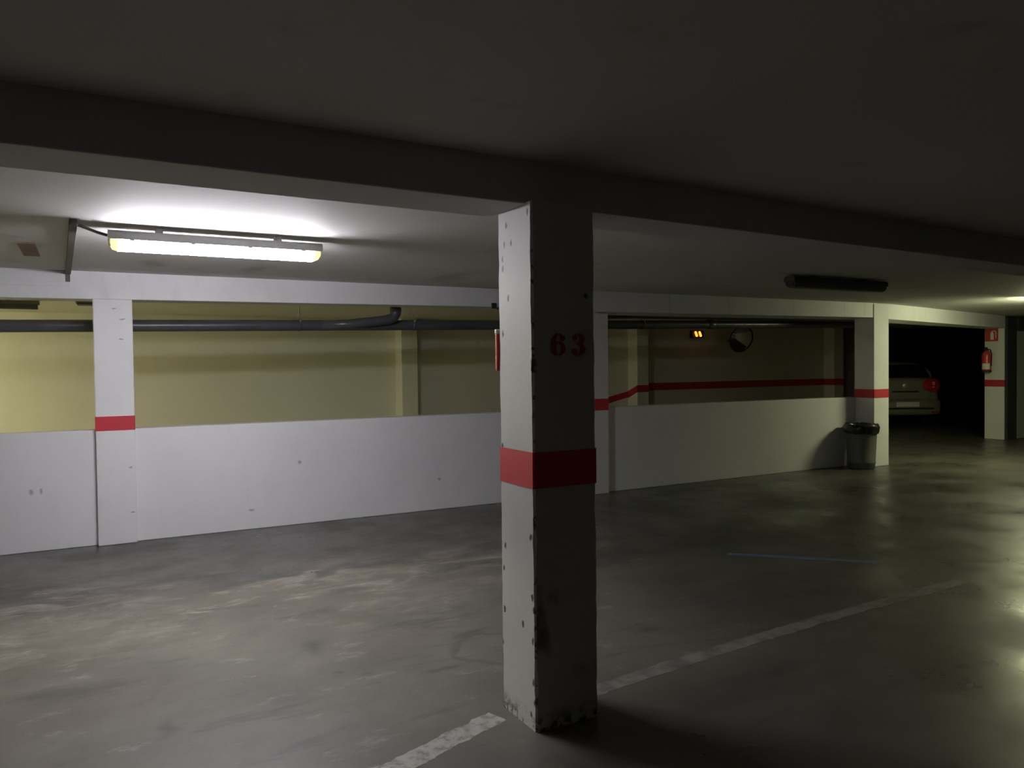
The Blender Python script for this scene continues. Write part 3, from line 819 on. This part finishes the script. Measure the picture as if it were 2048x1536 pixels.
part('rear_window', hexa(bm_new(), [(-0.62, 0.13, 1.13), (0.62, 0.13, 1.13), (0.62, 0.27, 1.13), (-0.62, 0.27, 1.13),
                                    (-0.56, 0.33, 1.43), (0.56, 0.33, 1.43), (0.56, 0.50, 1.43), (-0.56, 0.50, 1.43)], 0.02), M['glass_dark'])
for s in (-1, 1):
    part('side_window', hexa(bm_new(), [(s * 0.745, 0.75, 1.10), (s * 0.80, 0.75, 1.10), (s * 0.80, 2.6, 1.06), (s * 0.745, 2.6, 1.06),
                                        (s * 0.66, 0.85, 1.42), (s * 0.715, 0.85, 1.42), (s * 0.705, 2.25, 1.40), (s * 0.65, 2.25, 1.40)], 0.01), M['glass_dark'])
part('tailgate', hexa(bm_new(), [(-0.58, 0.035, 0.64), (0.58, 0.035, 0.64), (0.58, 0.15, 0.64), (-0.58, 0.15, 0.64),
                                 (-0.60, 0.095, 1.09), (0.60, 0.095, 1.09), (0.60, 0.2, 1.09), (-0.60, 0.2, 1.09)], 0.03, 3), M['car_paint'], smooth=False)
bs = []
for x, y in ((-0.86, 0.42), (-0.85, 0.20), (-0.78, 0.06), (-0.60, 0.0), (-0.3, -0.03), (0, -0.04), (0.3, -0.03), (0.60, 0.0), (0.78, 0.06), (0.85, 0.20), (0.86, 0.42)):
    sx_ = 1 + 0.03
    bs.append([(x * sx_, y, 0.27), (x * sx_, y - 0.02, 0.36), (x * sx_, y - 0.035, 0.52), (x * sx_, y - 0.02, 0.60), (x * sx_, y + 0.05, 0.635), (x * 0.93, y + 0.14, 0.62), (x * 0.93, y + 0.14, 0.27)])
part('rear_bumper', loft(bs), M['car_paint'], smooth=True, subd=1)
part('bumper_strip', hexa(bm_new(), [(-0.60, -0.062, 0.415), (0.60, -0.062, 0.415), (0.60, 0.02, 0.415), (-0.60, 0.02, 0.415), (-0.60, -0.068, 0.455), (0.60, -0.068, 0.455), (0.60, 0.02, 0.455), (-0.60, 0.02, 0.455)], 0.006), M['trim_dark'])
part('number_plate', hexa(bm_new(), [(-0.26, -0.075, 0.475), (0.26, -0.075, 0.475), (0.26, -0.04, 0.475), (-0.26, -0.04, 0.475), (-0.26, -0.068, 0.585), (0.26, -0.068, 0.585), (0.26, -0.035, 0.585), (-0.26, -0.035, 0.585)], 0.004), M['plate_white'])
M['badge'] = new_mat('satin_badge', (0.8, 0.8, 0.78), 0.45, 0.6)
part('tailgate_badge', lathe(bm_new(), [(0.01, 0.046), (0.045, 0.050), (0.055, 0.06), (0.056, 0.09)], 20, (0, 0, 0.955), 'Y'), M['badge'], smooth=True)
part('tailgate_handle', hexa(bm_new(), [(-0.30, 0.022, 0.80), (0.30, 0.022, 0.80), (0.30, 0.07, 0.80), (-0.30, 0.07, 0.80), (-0.30, 0.030, 0.835), (0.30, 0.030, 0.835), (0.30, 0.08, 0.835), (-0.30, 0.08, 0.835)], 0.006), M['trim_dark'])
part('wiper', tube(bm_new(), [(0.0, 0.125, 1.14), (0.18, 0.135, 1.17), (0.42, 0.14, 1.18)], 0.010, 8), M['trim_dark'], smooth=True)
for s in (-1, 1):
    tl = part('tail_light', loft([[(s * (0.53 + a), 0.055 + d, z0), (s * (0.56 + a), 0.03 + d, (z0 + z1) / 2), (s * (0.53 + a), 0.085 + d, z1), (s * (0.53 + a), 0.24 + d, z1), (s * (0.53 + a), 0.24 + d, z0)]
                                  for a, d, z0, z1 in ((-0.12, -0.01, 0.90, 1.00), (-0.04, -0.01, 0.83, 1.085), (0.10, 0.0, 0.79, 1.11), (0.22, 0.035, 0.79, 1.11), (0.30, 0.11, 0.83, 1.09), (0.335, 0.22, 0.89, 1.05))]), M['tail_red'], smooth=True)
    part('reverse_lens', hexa(bm_new(), [(s * 0.60, 0.032, 0.90), (s * 0.66, 0.034, 0.90), (s * 0.66, 0.08, 0.90), (s * 0.60, 0.08, 0.90),
                                         (s * 0.62, 0.030, 1.04), (s * 0.67, 0.034, 1.04), (s * 0.67, 0.08, 1.04), (s * 0.62, 0.08, 1.04)], 0.006), M['tail_clear'], parent=tl)
    part('bumper_reflector', hexa(bm_new(), [(s * 0.56, -0.035, 0.34), (s * 0.70, 0.0, 0.34), (s * 0.70, 0.05, 0.34), (s * 0.56, 0.02, 0.34),
                                             (s * 0.56, -0.045, 0.37), (s * 0.70, -0.01, 0.37), (s * 0.70, 0.05, 0.37), (s * 0.56, 0.02, 0.37)]), M['tail_red'])
    part('door_mirror', hexa(bm_new(), [(s * 0.86, 2.55, 1.02), (s * 1.00, 2.55, 1.03), (s * 1.00, 2.66, 1.03), (s * 0.86, 2.66, 1.02),
                                        (s * 0.88, 2.55, 1.16), (s * 1.00, 2.55, 1.14), (s * 1.00, 2.64, 1.14), (s * 0.88, 2.64, 1.16)], 0.03), M['car_paint'])
    for y in (0.80, 3.30):
        wh = part('wheel', lathe(bm_new(), [(0.10, -0.10), (0.27, -0.105), (0.305, -0.09), (0.31, 0.0), (0.305, 0.09), (0.27, 0.105), (0.10, 0.10)], 28, (s * 0.785, y, 0.31), 'X'), M['tyre'], smooth=True)
        part('hub_cap', lathe(bm_new(), [(0.02, s * 0.112), (0.10, s * 0.110), (0.20, s * 0.104), (0.205, s * 0.095)], 20, (s * 0.785, y, 0.31), 'X', cap1=False), M['chrome'], parent=wh, smooth=True)
